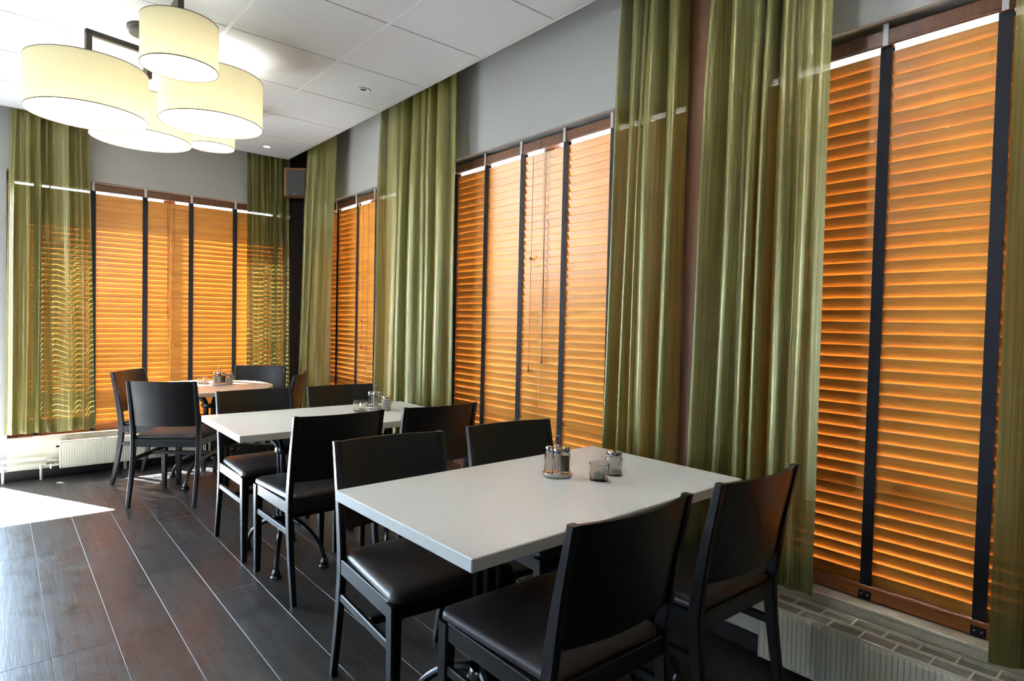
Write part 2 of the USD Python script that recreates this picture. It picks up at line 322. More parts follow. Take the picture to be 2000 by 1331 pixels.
# ---------------------------------------------------------------- windows
def on_right(m, x0):   # local (u along the wall, v into the room, z) -> world, on the window wall
    v = np.asarray(m.vertices); return trimesh.Trimesh(np.stack([x0 - v[:, 1], v[:, 0], v[:, 2]], 1), m.faces, process=False)
def on_back(m, y0):
    v = np.asarray(m.vertices); return trimesh.Trimesh(np.stack([v[:, 0], y0 - v[:, 1], v[:, 2]], 1), np.asarray(m.faces)[:, ::-1], process=False)
TRANSOM = 0.71
def window(place, plane, a, b, mull):
    w = setting('window'); w_path = w.GetPath().pathString
    put = lambda m: place(m, plane)
    f = part('window_frame', put(cat([box((a, -0.07, SILL), (a + 0.05, 0, HEAD), .004), box((b - 0.05, -0.07, SILL), (b, 0, HEAD), .004),
             box((a + 0.05, -0.07, HEAD - 0.06), (b - 0.05, 0, HEAD), .004), box((a + 0.05, -0.07, SILL), (b - 0.05, 0, SILL + 0.095), .004)])), 'frame', w)
    part('mullion', put(box((mull - 0.045, -0.065, SILL + 0.095), (mull + 0.045, -0.005, HEAD - 0.06), .004)), 'frame', w)
    for x0, x1 in ((a + 0.05, mull - 0.045), (mull + 0.045, b - 0.05)):
        part('transom', put(box((x0, -0.065, TRANSOM - 0.03), (x1, -0.005, TRANSOM + 0.03), .004)), 'frame', w)
        part('pane', put(box((x0 - .004, -0.038, SILL + 0.091), (x1 + .004, -0.034, TRANSOM - 0.026))), 'pane', w)
        part('pane', put(box((x0 - .004, -0.038, TRANSOM + 0.026), (x1 + .004, -0.034, HEAD - 0.056))), 'pane', w)
    return w
XF, YF = 2.432, 6.105
_n = [0]
def window_n(*a):
    _n[0] += 1
    global setting
    s0 = setting
    setting = lambda name, label=None, k=_n[0]: s0('window_' + str(k), label)
    r = window(*a); setting = s0; return r
window_n(on_back, YF, WIN_B[0], WIN_B[1], 1.172)
window_n(on_right, XF, WIN_R[0][0], WIN_R[0][1], 4.742)
window_n(on_right, XF, WIN_R[1][0], WIN_R[1][1], 2.583)
window_n(on_right, XF, WIN_R[2][0], WIN_R[2][1], 0.330)
# window in the left wall, which the camera does not see
wl = setting('window_5', 'window in the left wall')
xl = X0 - 0.12
part('window_frame', cat([box((xl, WIN_L[0], .85), (xl + .06, WIN_L[0] + .05, 2.2), .004), box((xl, WIN_L[1] - .05, .85), (xl + .06, WIN_L[1], 2.2), .004),
     box((xl, WIN_L[0] + .05, .85), (xl + .06, WIN_L[1] - .05, .90), .004), box((xl, WIN_L[0] + .05, 2.15), (xl + .06, WIN_L[1] - .05, 2.2), .004)]), 'frame', wl)
wd = (WIN_L[1] - WIN_L[0] - .1) / 2
for k in range(2):
    y0 = WIN_L[0] + .05 + k * wd
    part('pane', box((xl + .028, y0 + .02, .89), (xl + .032, y0 + wd - .02, 2.16)), 'pane', wl)
    if k: part('mullion', box((xl, y0 - .025, .90), (xl + .06, y0 + .025, 2.15), .004), 'frame', wl)
# inner sills
def sill(put, plane, k, a, b, depth):
    struct(f'trim_{k}', put(cat([box((a + .001, 0, SILL - 0.0), (b - .001, depth + .004, SILL + 0.014), .003), box((a + .001, depth - .003, .075), (b - .001, depth + .003, SILL), .001)]), plane), 'enamel')
sill(on_back, YF, 7, *WIN_B, YF - YW + 0.004); sill(on_right, XF, 8, *WIN_R[0], XF - XW + 0.004)
sill(on_right, XF, 9, *WIN_R[1], XF - XW + 0.004); sill(on_right, XF, 10, *WIN_R[2], XF - XW + 0.004)
# glass door in the back wall, left of the picture's edge: the sun comes in here
dr = setting('door_1', 'glazed double door in the back wall')
a, b = DOOR_B; yd = 6.03
part('door_frame', cat([box((a, yd, 0), (a + .04, yd + .07, HEAD), .003), box((b - .02, yd, 0), (b, yd + .07, HEAD), .003), box((a + .04, yd, HEAD - .05), (b - .04, yd + .07, HEAD), .003)]), 'frame', dr)
mid = (a + b) / 2
for x0, x1, hx in ((a + .042, mid - .002, mid - .05), (mid + .002, b - .021, mid + .05)):
    part('door_leaf', cat([box((x0, yd + .01, .01), (x0 + .06, yd + .055, HEAD - .052), .003), box((x1 - .042, yd + .01, .01), (x1, yd + .055, HEAD - .052), .003),
                           box((x0 + .06, yd + .01, .01), (x1 - .042, yd + .055, .10), .003), box((x0 + .06, yd + .01, HEAD - .13), (x1 - .042, yd + .055, HEAD - .052), .003)]), 'frame', dr)
    part('pane', box((x0 + .056, yd + .03, .096), (x1 - .038, yd + .034, HEAD - .126)), 'pane', dr)
    part('door_handle', cat([tube([(hx, yd + .012, 1.05), (hx, yd - .03, 1.05), (hx + .08 * (1 if hx < mid else -1) * -1, yd - .03, 1.05)], .009, 8)]), 'chrome', dr)

# ---------------------------------------------------------------- venetian blinds
RS = np.random.RandomState(7)
def blind(put, plane, a, b, tapes, inner_up, label, cords=(), bottom=0.331, top=2.297, pitch=0.0425, tilt=None):
    tilt = tilt or (74.0 if inner_up else 81.0)
    loc = put(trimesh.Trimesh([[(a + b) / 2, 0, bottom]] * 3, [[0, 1, 2]], process=False), plane).vertices[0]
    t = thing('venetian_blind', label, 'blind', loc, 0, 'wooden venetian blinds')
    P = lambda name, m, mm, par=t, smooth=False, **k: part(name, put(m, plane), mm, par, smooth, origin=loc, **k)
    P('headrail', cat([box((a, -0.026, top), (b, 0.022, top + 0.056), .003), box((a, 0.022, top + .004), (b, 0.026, top + 0.014), .001)]), 'frame')
    for u in tapes: P('mounting_bracket', box((u - 0.009, 0.0225, top + 0.0), (u + 0.009, 0.0275, HEAD), .001), 'bracket')
    z0_, z1_ = top - 0.020 - 0.024, bottom + 0.056 + 0.019; zs = list(np.linspace(z0_, z1_, int(round((z0_ - z1_) / pitch)) + 1))
    h = 0.025
    for i, z in enumerate(zs):
        th = math.radians(tilt + RS.uniform(-1.1, 1.1)) * (1 if inner_up else -1); c, s = math.cos(th), math.sin(th)
        w = 0.0014
        sec = [(-h, -w * .4), (-h + .002, -w), (h - .002, -w), (h, -w * .4), (h, w * .4), (h - .002, w), (-h + .002, w), (-h, w * .4)]
        dz0, dz1 = RS.uniform(-.0006, .0006, 2)
        r0 = [(a + .0006, x * c - y * s, z + dz0 + x * s + y * c) for x, y in sec]; r1 = [(b - .0006, x * c - y * s, z + dz1 + x * s + y * c) for x, y in sec]
        P('slat', rings([r0, r1]) if False else trimesh.Trimesh(*fix(rings([r0, r1])), process=False), 'slat')
    P('bottom_rail', box((a + .002, -0.011, bottom), (b - .002, 0.015, bottom + 0.056), .006), 'rail')
    e = 0.0105
    for u in tapes:
        P('ladder_tape', cat([box((u - .019, e, bottom + .012), (u + .019, e + .0009, top)), box((u - .019, -e - .0009, bottom + .05), (u + .019, -e, top)),
                              box((u - .021, 0.0152, bottom + .004), (u + .021, 0.0176, bottom + .036), .001)]), 'tape')
        P('tape_button', cat([tube([(u + d, .0176, bottom + .022), (u + d, .0205, bottom + .022)], .0035, 8) for d in (-.010, .010)]), 'steel')
    for u, z0, z1, kind in cords:
        v = 0.017
        cd = P('pull_cord', tube([(u, v, top), (u + .001, v, (top + z1) / 2), (u, v, z1)], .0013 if kind != 'pair' else .0016, 6), 'cord')
        if kind == 'pair': P('pull_cord', tube([(u + .012, v, top), (u + .004, v, z1 + .3), (u, v, z1 + .02)], .0013, 6), 'cord')
        prof = [(0.0005, 0.0), (.0095, .001), (.0105, .006), (.008, .016), (.0045, .024), (.0055, .028), (.006, .034), (.003, .040), (.0005, .042)]
        part('tassel', put(lathe(prof, 12, (u, v + .004, z1 - .034)), plane), 'bead', cd, True, origin=loc)
        if z0: part('cord_stop', put(lathe([(.0005, 0), (.008, .002), (.010, .010), (.008, .018), (.0005, .020)], 12, (u, v + .004, z0)), plane), 'bead', cd, True, origin=loc)
    return t
def fix(m):
    m = m.copy()
    if m.volume < 0: m.invert()
    return m.vertices, m.faces
XB, YB = 2.397, 6.062
blind(on_back, YB, 0.062, 1.1715, (0.243, 0.606, 0.976), False, 'left blind of the back wall, partly behind the leftmost curtain', [(1.145, 1.36, 1.30, 'pair')], bottom=0.331, top=2.300)
blind(on_back, YB, 1.1725, 2.183, (1.333, 1.703, 2.073), False, 'right blind of the back wall, behind the round table', [(1.195, None, 1.05, 'one')], bottom=0.331, top=2.300)
blind(on_right, XB, 4.7425, 5.510, (5.318, 4.920), True, 'farther blind of the far window in the right wall, beside the corner curtain', [(4.80, 1.28, 1.08, 'one')])
blind(on_right, XB, 4.060, 4.7415, (4.584, 4.240), True, 'nearer blind of the far window, half hidden by the wide gathered curtain', [(4.70, None, 1.07, 'one')])
blind(on_right, XB, 2.5835, 3.610, (3.437, 3.105, 2.756), True, 'blind of the middle window left of its hanging cords, with three navy tapes', [(2.655, 1.665, 1.045, 'one')])
blind(on_right, XB, 1.600, 2.5825, (2.397, 2.060, 1.725), True, 'blind of the middle window right of its cords, behind the near table', [(2.545, None, 1.105, 'pair')])
blind(on_right, XB, 0.3305, 1.350, (1.160, 0.820, 0.488), True, 'large glowing orange blind at the right, above the near radiator', [])
blind(on_right, XB, -0.690, 0.3295, (0.150, -0.180, -0.520), True, 'blind at the right edge, behind the rightmost curtain', [])

# ---------------------------------------------------------------- curtains
def curtain(put, plane, top, bot, label, folds, amp=0.05, seed=0, zt=2.955, zb=0.345, warp=1.0, shape=0.35, flat=None, mid=None):
    """folded cloth: top/bot = where its two sides are along the wall at the top and at the bottom"""
    rs = np.random.RandomState(seed); nu, nz = folds * 22 + 1, 46
    u = np.linspace(0, 1, nu); zz = np.linspace(0, 1, nz)
    ph = 2 * PI * folds * u ** warp + 1.5 * np.sin(2 * PI * (u * 1.3 + rs.rand())) + 0.8 * np.sin(2 * PI * (u * 2.9 + rs.rand()))
    a_u = 0.68 + 0.32 * np.sin(2 * PI * (u * 2.3 + rs.rand()))
    if flat is not None: a_u = a_u * (1 - 0.88 / (1 + np.exp(-(u - flat) * 40)))
    V = []; UV = []
    length = np.concatenate([[0], np.cumsum(np.hypot(np.diff(u) * abs(top[1] - top[0]), np.diff(amp * a_u * np.sin(ph))))])
    for t in zz:
        z = zt + (zb - zt) * t
        k = t ** 0.8
        s0, s1 = top[0] + (bot[0] - top[0]) * k, top[1] + (bot[1] - top[1]) * k
        g = 0.55 + 0.45 * min(1, t / 0.25)
        p2 = ph + 0.55 * np.sin(2 * PI * (u * 2.2 + 0.35 * t + rs.rand() * 0)) * t + 0.25 * np.sin(5 * t + u * 9)
        d = np.sin(p2); d = d * (1 - shape) + shape * np.sign(d) * np.abs(d) ** 0.5
        s = s0 + (s1 - s0) * u + 0.22 * abs(s1 - s0) / folds * np.cos(p2 + 0.5) * a_u * g * np.sin(PI * np.clip(u, 0, 1)) ** 0.5
        v = amp * g * a_u * d + 0.004 * np.sin(7 * t + 11 * u)
        V.append(np.stack([s, v, np.full(nu, z) + 0.004 * np.sin(9 * u) * t], 1)); UV.append(np.stack([length, np.full(nu, z)], 1))
    V = np.array(V); UV = np.array(UV)
    def sheet(V):
        n0, n1 = V.shape[:2]; i, j = np.meshgrid(np.arange(n0 - 1), np.arange(n1 - 1), indexing='ij')
        q = np.stack([i * n1 + j, i * n1 + j + 1, (i + 1) * n1 + j + 1, (i + 1) * n1 + j], -1).reshape(-1, 4)
        return trimesh.Trimesh(V.reshape(-1, 3), tri(q), process=False)
    base = np.array([(bot[0] + bot[1]) / 2, 0, zb])
    loc = put(trimesh.Trimesh([base] * 3, [[0, 1, 2]], process=False), plane).vertices[0]
    t = thing('curtain', label, 'curtain', loc, 0, 'olive curtains')
    part('drape', put(sheet(V), plane), 'cloth', t, True, uv=UV.reshape(-1, 2), origin=loc)
    # hem: a second layer along the bottom, and its seam
    nh = 0
    Vh = V[-3:].copy(); hz = np.linspace(zb + 0.095, zb, 3)
    N = np.gradient(V[-1][:, :2], axis=0); N = np.stack([N[:, 1], -N[:, 0]], 1); N /= np.linalg.norm(N, axis=1, keepdims=True) + 1e-9
    N *= -np.sign((N[:, 1:2]) + 1e-9) * np.sign(N[:, 1:2] + 1e-9)
    for r in range(3):
        Vh[r] = V[-1]; Vh[r][:, :2] += N * 0.0016; Vh[r][:, 2] = V[-1][:, 2] + (hz[r] - zb)
    Vh[0][:, :2] = V[-1][:, :2] + N * 0.0008
    part('hem', put(sheet(Vh), plane), 'cloth', t, True, uv=np.vstack([np.stack([length, np.full(nu, h)], 1) for h in hz]), origin=loc)
    # tape at the top with gliders
    part('heading_tape', put(trimesh.Trimesh(*fix(tube(np.stack([V[0][::4, 0], V[0][::4, 1], np.full(len(V[0][::4]), zt)], 1), .004, 6)), process=False), plane), 'cloth', t, origin=loc)
    return t
XC, YC = 2.215, 5.925
curtain(on_back, YC, (0.085, 0.560), (0.045, 0.610), 'leftmost curtain, on the back wall, slats shining through its lower half', 6, 0.036, 3, zb=0.365, shape=0.5)
curtain(on_back, YC, (1.755, 2.150), (1.775, 2.195), 'dark curtain on the back wall, left of the corner speaker', 6, 0.034, 5)
curtain(on_right, XC, (5.600, 4.972), (5.800, 5.072), 'curtain on the right wall next to the corner speaker', 5, 0.030, 8, flat=0.55)
curtain(on_right, XC, (4.145, 3.225), (4.185, 3.205), 'wide gathered curtain between the far window and the middle window', 7, 0.056, 11)
curtain(on_right, XC, (1.875, 1.540), (1.930, 1.548), 'curtain left of the brown wooden post, behind the near table', 5, 0.060, 14)
curtain(on_right, XC, (1.372, 0.938), (1.432, 0.935), 'curtain right of the brown wooden post, left of the large glowing blind', 6, 0.060, 17, flat=0.74)
curtain(on_right, XC, (0.430, -0.100), (0.424, -0.110), 'sheer curtain cut off by the right edge of the picture', 4, 0.045, 21, flat=0.20)
# curtain tracks in the ceiling gap
solid('curtain_track', cat([box((2.20, Y0 + .05, 2.958), (2.23, 5.86, 2.985), .002)]), 'bracket', 'curtain track in the ceiling gap along the right wall', 'curtain track')
solid('curtain_track', cat([box((X0 + .1, 5.91, 2.958), (2.19, 5.94, 2.985), .002)]), 'bracket', 'curtain track in the ceiling gap along the back wall', 'curtain track')

# ---------------------------------------------------------------- radiators
def radiator(put, plane, a, b, z0, z1, depth, label, valve=None):
    """plane: the wall's face. v = distance from the wall"""
    base = put(trimesh.Trimesh([[(a + b) / 2, 0, 0]] * 3, [[0, 1, 2]], process=False), plane).vertices[0]
    t = thing('radiator', label, 'radiator', base)
    P = lambda name, m, mm, par=t, smooth=False, **k: part(name, put(m, plane), mm, par, smooth, origin=base, **k)
    vb, vf = 0.028, depth
    n = int((b - a - .02) / 0.0165); us = []; 
    for k in range(n + 1):
        u = a + .01 + k * (b - a - .02) / n
        us += [(u - .0022, 0.0), (u, -.0032), (u + .0022, 0.0)] if 0 < k < n else [(u, 0.0)]
    us = np.array(us); m = len(us); zb_, zt_ = z0 + .012, z1 - .016
    prof = [(z0, -.010), (z0 + .004, -.003), (zb_, 0), (zt_, 0), (z1 - .005, -.003), (z1, -.010)]
    G = np.array([[(u, vf + (d if 2 <= q <= 3 else 0) * 1.0 + pv, z) for u, d in us] for q, (z, pv) in enumerate(prof)])
    i, j = np.meshgrid(np.arange(len(prof) - 1), np.arange(m - 1), indexing='ij')
    q = np.stack([i * m + j, i * m + j + 1, (i + 1) * m + j + 1, (i + 1) * m + j], -1).reshape(-1, 4)
    P('front_panel', cat([trimesh.Trimesh(G.reshape(-1, 3), tri(q)[:, ::-1], process=False), box((a + .01, vf - .018, z0 + .004), (b - .01, vf - .0095, z1 - .020))]), 'enamel')
    P('back_panel', box((a + .012, vb, z0 + .004), (b - .012, vb + .014, z1 - .040), .003), 'enamel')
    P('side_cover', box((a, vb - .004, z0), (a + .010, vf - .002, z1 + .004), .003), 'enamel'); P('side_cover', box((b - .010, vb - .004, z0), (b, vf - .002, z1 + .004), .003), 'enamel')
    P('convector_fins', cat([box((a + .03, vb + .02, z0 + .01), (b - .03, vf - .020, z1 - .012)), box((a + .012, vb + .001, z1 - .038), (b - .012, vf - .0185, z1 - .010))]), 'dark_inside')
    g = []; w = vf - .004 - vb; rail = .0075; row = (w - 3 * rail) / 2
    for v0 in (vb, vb + rail + row, vf - .004 - rail): g.append(box((a + .01, v0, z1 - .004), (b - .01, v0 + rail, z1 + .003), .001))
    nb = 5
    for r in range(2):
        v0 = vb + rail + r * (row + rail)
        for k in range(1, nb + 1):
            v = v0 + row * k / (nb + 1); g.append(box((a + .01, v - .0011, z1 - .0008), (b - .01, v + .0011, z1 + .0012)))
        u = a + .01 + (.05 if r else .0)
        while u < b - .012:
            if u > a + .02: g.append(box((u - .0024, v0, z1 - .0035), (u + .0024, v0 + row, z1 + .002)))
            u += .100
    P('top_grille', cat(g), 'enamel')
    P('wall_bracket', cat([box((u - .015, 0.001, z0 + .03), (u + .015, vb, z1 - .03)) for u in (a + .25, b - .25)]), 'enamel')
    P('foot', cat([box((u - .012, vb, 0.0), (u + .012, vb + .02, z0 + .01), .003) for u in (a + .45, b - .45)]), 'enamel')
    if valve is not None:
        d = -1 if valve == a else 1
        P('valve', trimesh.util.concatenate([tube([(valve, .075, z0 + .05), (valve + d * .035, .075, z0 + .05)], .011, 12), tube([(valve + d * .035, .075, z0 + .05), (valve + d * .08, .075, z0 + .05)], .017, 12),
              tube([(valve, .075, z0 + .015), (valve + d * .05, .075, z0 + .015)], .013, 12), tube([(valve + d * .05, .075, z0 - .005), (valve + d * .05, .075, z0 + .055)], .010, 12)]), 'brass', smooth=30)
        P('air_vent', tube([(valve, .10, z1 - .03), (valve + d * .022, .10, z1 - .03)], .008, 10), 'dark_inside', smooth=30)
    return t
radiator(on_back, YW, 0.376, 1.95, 0.085, 0.284, 0.145, 'white ribbed radiator under the back window, behind the round table', valve=0.376)
radiator(on_right, XW, -0.40, 1.095, 0.082, 0.289, 0.180, 'near white radiator with slotted top, at the bottom right')
radiator(on_right, XW, 1.75, 3.45, 0.082, 0.289, 0.180, 'white radiator under the middle window, glimpsed through the chair legs')
radiator(on_right, XW, 4.15, 5.35, 0.082, 0.289, 0.180, 'white radiator under the far window of the right wall')
pp = thing('heating_pipes', 'pair of white heating pipes along the bottom of the back wall, left of the radiator', 'pipe', (0.1, 5.93, 0))
yp = 5.93
for z in (0.160, 0.116): part('pipe', tube([(-0.045, yp, z), (0.1, yp, z), (0.20, yp, z), (0.29, yp, z - .0 if z < .14 else z)], .0085, 12), 'pipe', pp, 30, origin=(0.1, 5.93, 0))
for x in (0.035, 0.262): part('pipe_foot', cat([tube([(x, yp, .0), (x, yp, .108)], .009, 10), tube([(x, yp, .085), (x, yp, .125)], .013, 10)]), 'pipe', pp, 30, origin=(0.1, 5.93, 0))

# ---------------------------------------------------------------- chairs
def make_chair(label, loc, rz, group):
    t = thing('dining_chair', label, 'chair', loc, rz, group)
    px = 0.2135
    zs = [0.0, 0.20, 0.36, 0.43, 0.50, 0.66, 0.858]
    ys = [-0.255, -0.212, -0.190, -0.186, -0.190, -0.214, -0.255]
    zz = np.linspace(0, 0.858, 15); yy = np.interp(zz, zs, ys)
    dep = np.interp(zz, [0, .40, .55, .858], [.026, .042, .040, .026])
    for s in (-1, 1):
        part('back_post', loft_bar([(s * px, y, z) for y, z in zip(yy, zz)], .024, dep, .004), 'chair', t)
    for s in (-1, 1):
        part('front_leg', loft_bar([(s * (px - .002), .238, 0), (s * (px - .002), .236, .30), (s * (px - .002), .234, .452)], [.026, .034, .036], [.030, .042, .044], .004), 'chair', t)
    # back panel: one bent sheet between the posts
    nx, nz = 17, 9; xs = np.linspace(-px + .010, px - .010, nx); zp = np.linspace(.548, .856, nz)
    F = np.array([[(x, np.interp(z, zs, ys) + .008 - .034 * (1 - (x / px) ** 2), z) for x in xs] for z in zp])
    def sheet(G, flip):
        a, b = G.shape[:2]; i, j = np.meshgrid(np.arange(a - 1), np.arange(b - 1), indexing='ij')
        q = np.stack([i * b + j, i * b + j + 1, (i + 1) * b + j + 1, (i + 1) * b + j], -1).reshape(-1, 4)
        return G.reshape(-1, 3), tri(q[:, ::-1] if flip else q)
    B = F.copy(); B[..., 1] -= .013
    edge = lambda A, C: sheet(np.stack([A, C]), False)
    part('back_panel', trimesh.Trimesh(*fix(weld(cat([sheet(F, True), sheet(B, False), edge(F[0], B[0]), edge(B[-1], F[-1]), edge(B[:, 0], F[:, 0]), edge(F[:, -1], B[:, -1])]))), process=False), 'chair', t, smooth=35)
    # frame under the seat
    part('side_rail', box((-px - .010, -.175, .402), (-px + .012, .216, .455), .002), 'chair', t); part('side_rail', box((px - .012, -.175, .402), (px + .010, .216, .455), .002), 'chair', t)
    part('front_rail', box((-px + .014, .220, .402), (px - .014, .244, .455), .002), 'chair', t); part('rear_rail', box((-px + .010, -.200, .402), (px - .010, -.178, .455), .002), 'chair', t)
    for s in (-1, 1): part('side_stretcher', box((s * px - .009, -.195, .302), (s * px + .009, .222, .330), .003), 'chair', t)
    part('cross_stretcher', box((-px + .008, .030, .304), (px - .008, .050, .328), .003), 'chair', t)
    # seat pad: rounded trapezoid
    def ring(inset, z, sag=0.0, m=10):
        w0, w1, y0, y1, r = .208, .226, -.190, .262, .035
        pts = []
        for cx, cy, a0 in ((w1 - inset - r, y1 - inset - r, 0), (-(w1 - inset - r), y1 - inset - r, 90), (-(w0 - inset - r), y0 + inset + r, 180), (w0 - inset - r, y0 + inset + r, 270)):
            for k in range(m):
                an = math.radians(a0 + 90 * k / (m - 1)); pts.append((cx + r * math.cos(an), cy + r * math.sin(an), z))
        return pts
    part('seat_pad', rings([ring(.004, .4555), ring(.0, .460), ring(.0, .470), ring(.004, .478), ring(.014, .4845), ring(.035, .489), ring(.075, .4915), ring(.13, .4925)]), 'leather', t, smooth=40)
    return t
def weld(m):
    m = m.copy(); m.merge_vertices(digits_vertex=6); trimesh.repair.fix_normals(m); return m
def chair_at(bx, by, rz):   # rz: the way it faces (0 = +y); (bx, by) the middle of the top of its back
    return (bx + 0.272 * -math.sin(rz), by + 0.272 * math.cos(rz), 0.0), rz
D = math.radians
CH = [
    (1.183, 0.902, D(-.5), 'dark wooden chair in front, largest of all, its back to the camera', 'chairs at the near table'),
    (1.780, 0.898, D(-1.6), 'dark wooden chair at the near table beside the near radiator', 'chairs at the near table'),
    (1.152, 2.078, D(176), 'dark chair at the far side of the near table, its left seat edge lit', 'chairs at the near table'),
    (1.741, 2.074, D(176.3), 'dark chair at the far side of the near table, in front of the middle window', 'chairs at the near table'),
    (1.236, 2.675, D(.8), 'dark chair at the near side of the middle table with a bright white left side', 'chairs at the middle table'),
    (1.795, 2.668, D(-1.6), 'dark chair at the near side of the middle table, close to the middle window', 'chairs at the middle table'),
    (1.205, 3.852, D(180.7), 'dark chair at the far left of the middle table with its seat under the top', 'chairs at the middle table'),
    (1.757, 3.858, D(178.4), 'dark chair behind the middle table, in front of the far window', 'chairs at the middle table'),
    (0.832, 4.592, D(-36), 'dark chair at the round table with its back to the camera', 'chairs at the round table'),
    (0.784, 5.644, D(-126.9), 'chair at the left of the round table, its inner back glowing reddish brown', 'chairs at the round table'),
    (1.856, 5.738, D(145), 'chair behind the round table, under the corner speaker', 'chairs at the round table'),
    (1.885, 4.815, D(58), 'chair at the right of the round table, seen nearly edge on', 'chairs at the round table'),
]
proto = None
for bx_, by_, rz, lab, grp in CH:
    loc, r = chair_at(bx_, by_, rz)
    proto_new = make_chair(lab, loc, r, grp) if proto is None else dup(proto, loc, r, lab, grp)
    proto = proto or proto_new

# ---------------------------------------------------------------- tables
TH = 0.745
def pedestal(t, x, y, ax=0.125, ay=0.235, top=TH - .036, n='pedestal'):
    """cast iron base: four slim columns in a bundle, collars, curved feet and arms under the top"""
    P = lambda name, m, par, sm=35: part(name, m, 'iron', par, sm)
    cols = [tube([(x + dx, y + dy, .20), (x + dx, y + dy, top - .10)], .0125, 10) for dx in (-.026, .026) for dy in (-.026, .026)]
    p = P('column', cat(cols), t)
    for z in (.185, top - .135): P('collar', lathe([(.001, z), (.052, z), (.058, z + .010), (.058, z + .026), (.052, z + .036), (.001, z + .036)], 20, (x, y, 0)), p)
    for sx in (-1, 1):
        for sy in (-1, 1):
            path = bez((x + sx * .030, y + sy * .030, .215), (x + sx * ax * .45, y + sy * ay * .45, .20), (x + sx * ax * .92, y + sy * ay * .90, .15), (x + sx * ax, y + sy * ay, .034), 14)
            f = P('foot', tube(path, np.interp(np.linspace(0, 1, 14), [0, .5, 1], [.020, .014, .012]), 10), t)
            P('foot_pad', lathe([(.001, 0), (.024, 0), (.027, .006), (.024, .012), (.018, .016), (.021, .024), (.018, .034), (.012, .046), (.001, .050)], 16, (x + sx * ax, y + sy * ay, 0)), f)
            arm = bez((x + sx * .026, y + sy * .026, top - .115), (x + sx * .04, y + sy * .05, top - .07), (x + sx * .07, y + sy * .10, top - .05), (x + sx * .10, y + sy * .18, top - .012), 10)
            P('arm', tube(arm, np.linspace(.014, .010, 10), 8), t)
    P('mounting_plate', box((x - .12, y - .20, top - .010), (x + .12, y + .20, top), .002), t, False)
def rect_table(cx, cy, rz, label, xs, py):
    t = thing('dining_table', label, 'table', (cx, cy, 0), rz, 'white rectangular tables')
    part('tabletop', box((-.624, -.365, TH - .035), (.624, .365, TH), .0025), 'laminate', t)
    for x in xs: pedestal(t, x, py)
    return t
rect_table(1.466, 1.502, D(.8), 'near white rectangular table with the clear tumbler and cruet stand', (-0.29, 0.29), -0.020)
rect_table(1.490, 3.318, D(-.6), 'middle white rectangular table, behind the near one, with a lit candle', (-0.30, 0.31), -0.053)
rt = thing('round_table', 'round pale wooden table in the far corner', 'table', (1.265, 5.235, 0))
part('tabletop', lathe([(.001, TH - .030), (.494, TH - .030), (.4975, TH - .0265), (.4975, TH - .003), (.4945, TH), (.001, TH)], 72), 'pale_wood', rt, smooth=35)
pedestal(rt, 0.03, 0.0, 0.215, 0.215)

# ---------------------------------------------------------------- things on the tables
def cup(r0, r1, h, wall, base, n=40):   # tumbler: outer and inner skin
    return lathe([(.0005, 0), (r0 - .002, 0), (r0, .002), (r1, h - .001), (r1 - wall * .5, h), (r1 - wall, h - .001), (r0 - wall, base), (.0005, base)], n)
def stand(x, y, label, rz=0.0):
    t = thing('cruet_stand', label, 'cruet stand', (x, y, TH), rz)
    part('tray', lathe([(.0005, .004), (.050, .004), (.053, .006), (.053, .014), (.051, .016), (.048, .014), (.0005, .013)], 40), 'chrome', t, 35)
    for k in range(4):
        a = PI / 4 + k * PI / 2; part('tray_foot', lathe([(.0005, 0), (.005, .0), (.006, .003), (.0005, .0045)], 12, (.042 * math.cos(a), .042 * math.sin(a), 0)), 'chrome', t, True)
    h = np.concatenate([[(-.010, 0, .012)], [(-.010, 0, z) for z in np.linspace(.05, .138, 6)], [(.010 * -math.cos(a), 0, .138 + .012 * math.sin(a)) for a in np.linspace(.3, PI - .3, 9)], [(.010, 0, z) for z in np.linspace(.138, .05, 6)], [(.010, 0, .012)]])
    part('handle', tube(h, .0022, 8), 'chrome', t, 40)
    return t
def cruet(x, y, label, content, name='cruet_bottle', r=.0165, h=.072, lv=.8):
    t = thing(name, label, 'bottle', (x, y, TH + .0155))
    part('bottle', lathe([(.0005, 0), (r - .001, 0), (r, .0015), (r, h - .008), (r - .003, h), (r - .0045, h), (r - .0022, h - .009), (r - .0022, .004), (.0005, .004)], 24), 'glass', t, 35)
    if content: part('filling', lathe([(.0005, .0046), (r - .0028, .0046), (r - .0028, h * lv), (.0005, h * lv)], 24), content, t, 35)
    part('cap', lathe([(r - .0045, h + .0004), (r - .001, h + .0004), (r - .0008, h + .010), (r - .003, h + .019), (r - .008, h + .0215), (.0005, h + .0215)], 24), 'chrome', t, 35)
    return t
def shaker(x, y, label, content, lv=.5):
    t = thing('sugar_shaker', label, 'shaker', (x, y, TH))
    b = []
    for k, (r, z) in enumerate([(.026, 0), (.029, .003), (.0295, .010), (.030, .035), (.0315, .050), (.030, .062), (.025, .070)]): b.append((r, z))
    inner = [(r - .0025, max(z, .005)) for r, z in b[::-1]]
    part('jar', lathe([(.0005, 0)] + b + inner + [(.0005, .005)], 32), 'glass', t, 35)
    if content: part('filling', lathe([(.0005, .0056), (.0262, .0056), (.0266, lv * .06), (.0005, lv * .06 + .002)], 28), content, t, 35)
    lid = part('lid', lathe([(.0225, .0705), (.0275, .0705), (.0285, .073), (.0285, .084), (.026, .089), (.016, .0925), (.0005, .0935)], 32), 'chrome', t, 35)
    part('pouring_flap', box((-.009, -.030, .0885), (.009, -.012, .0945), .002), 'chrome', lid)
    part('jar_handle', tube(bez((.028, 0, .066), (.044, 0, .064), (.046, 0, .040), (.0302, 0, .030), 12), .0022, 8), 'chrome', t, 40)
    return t
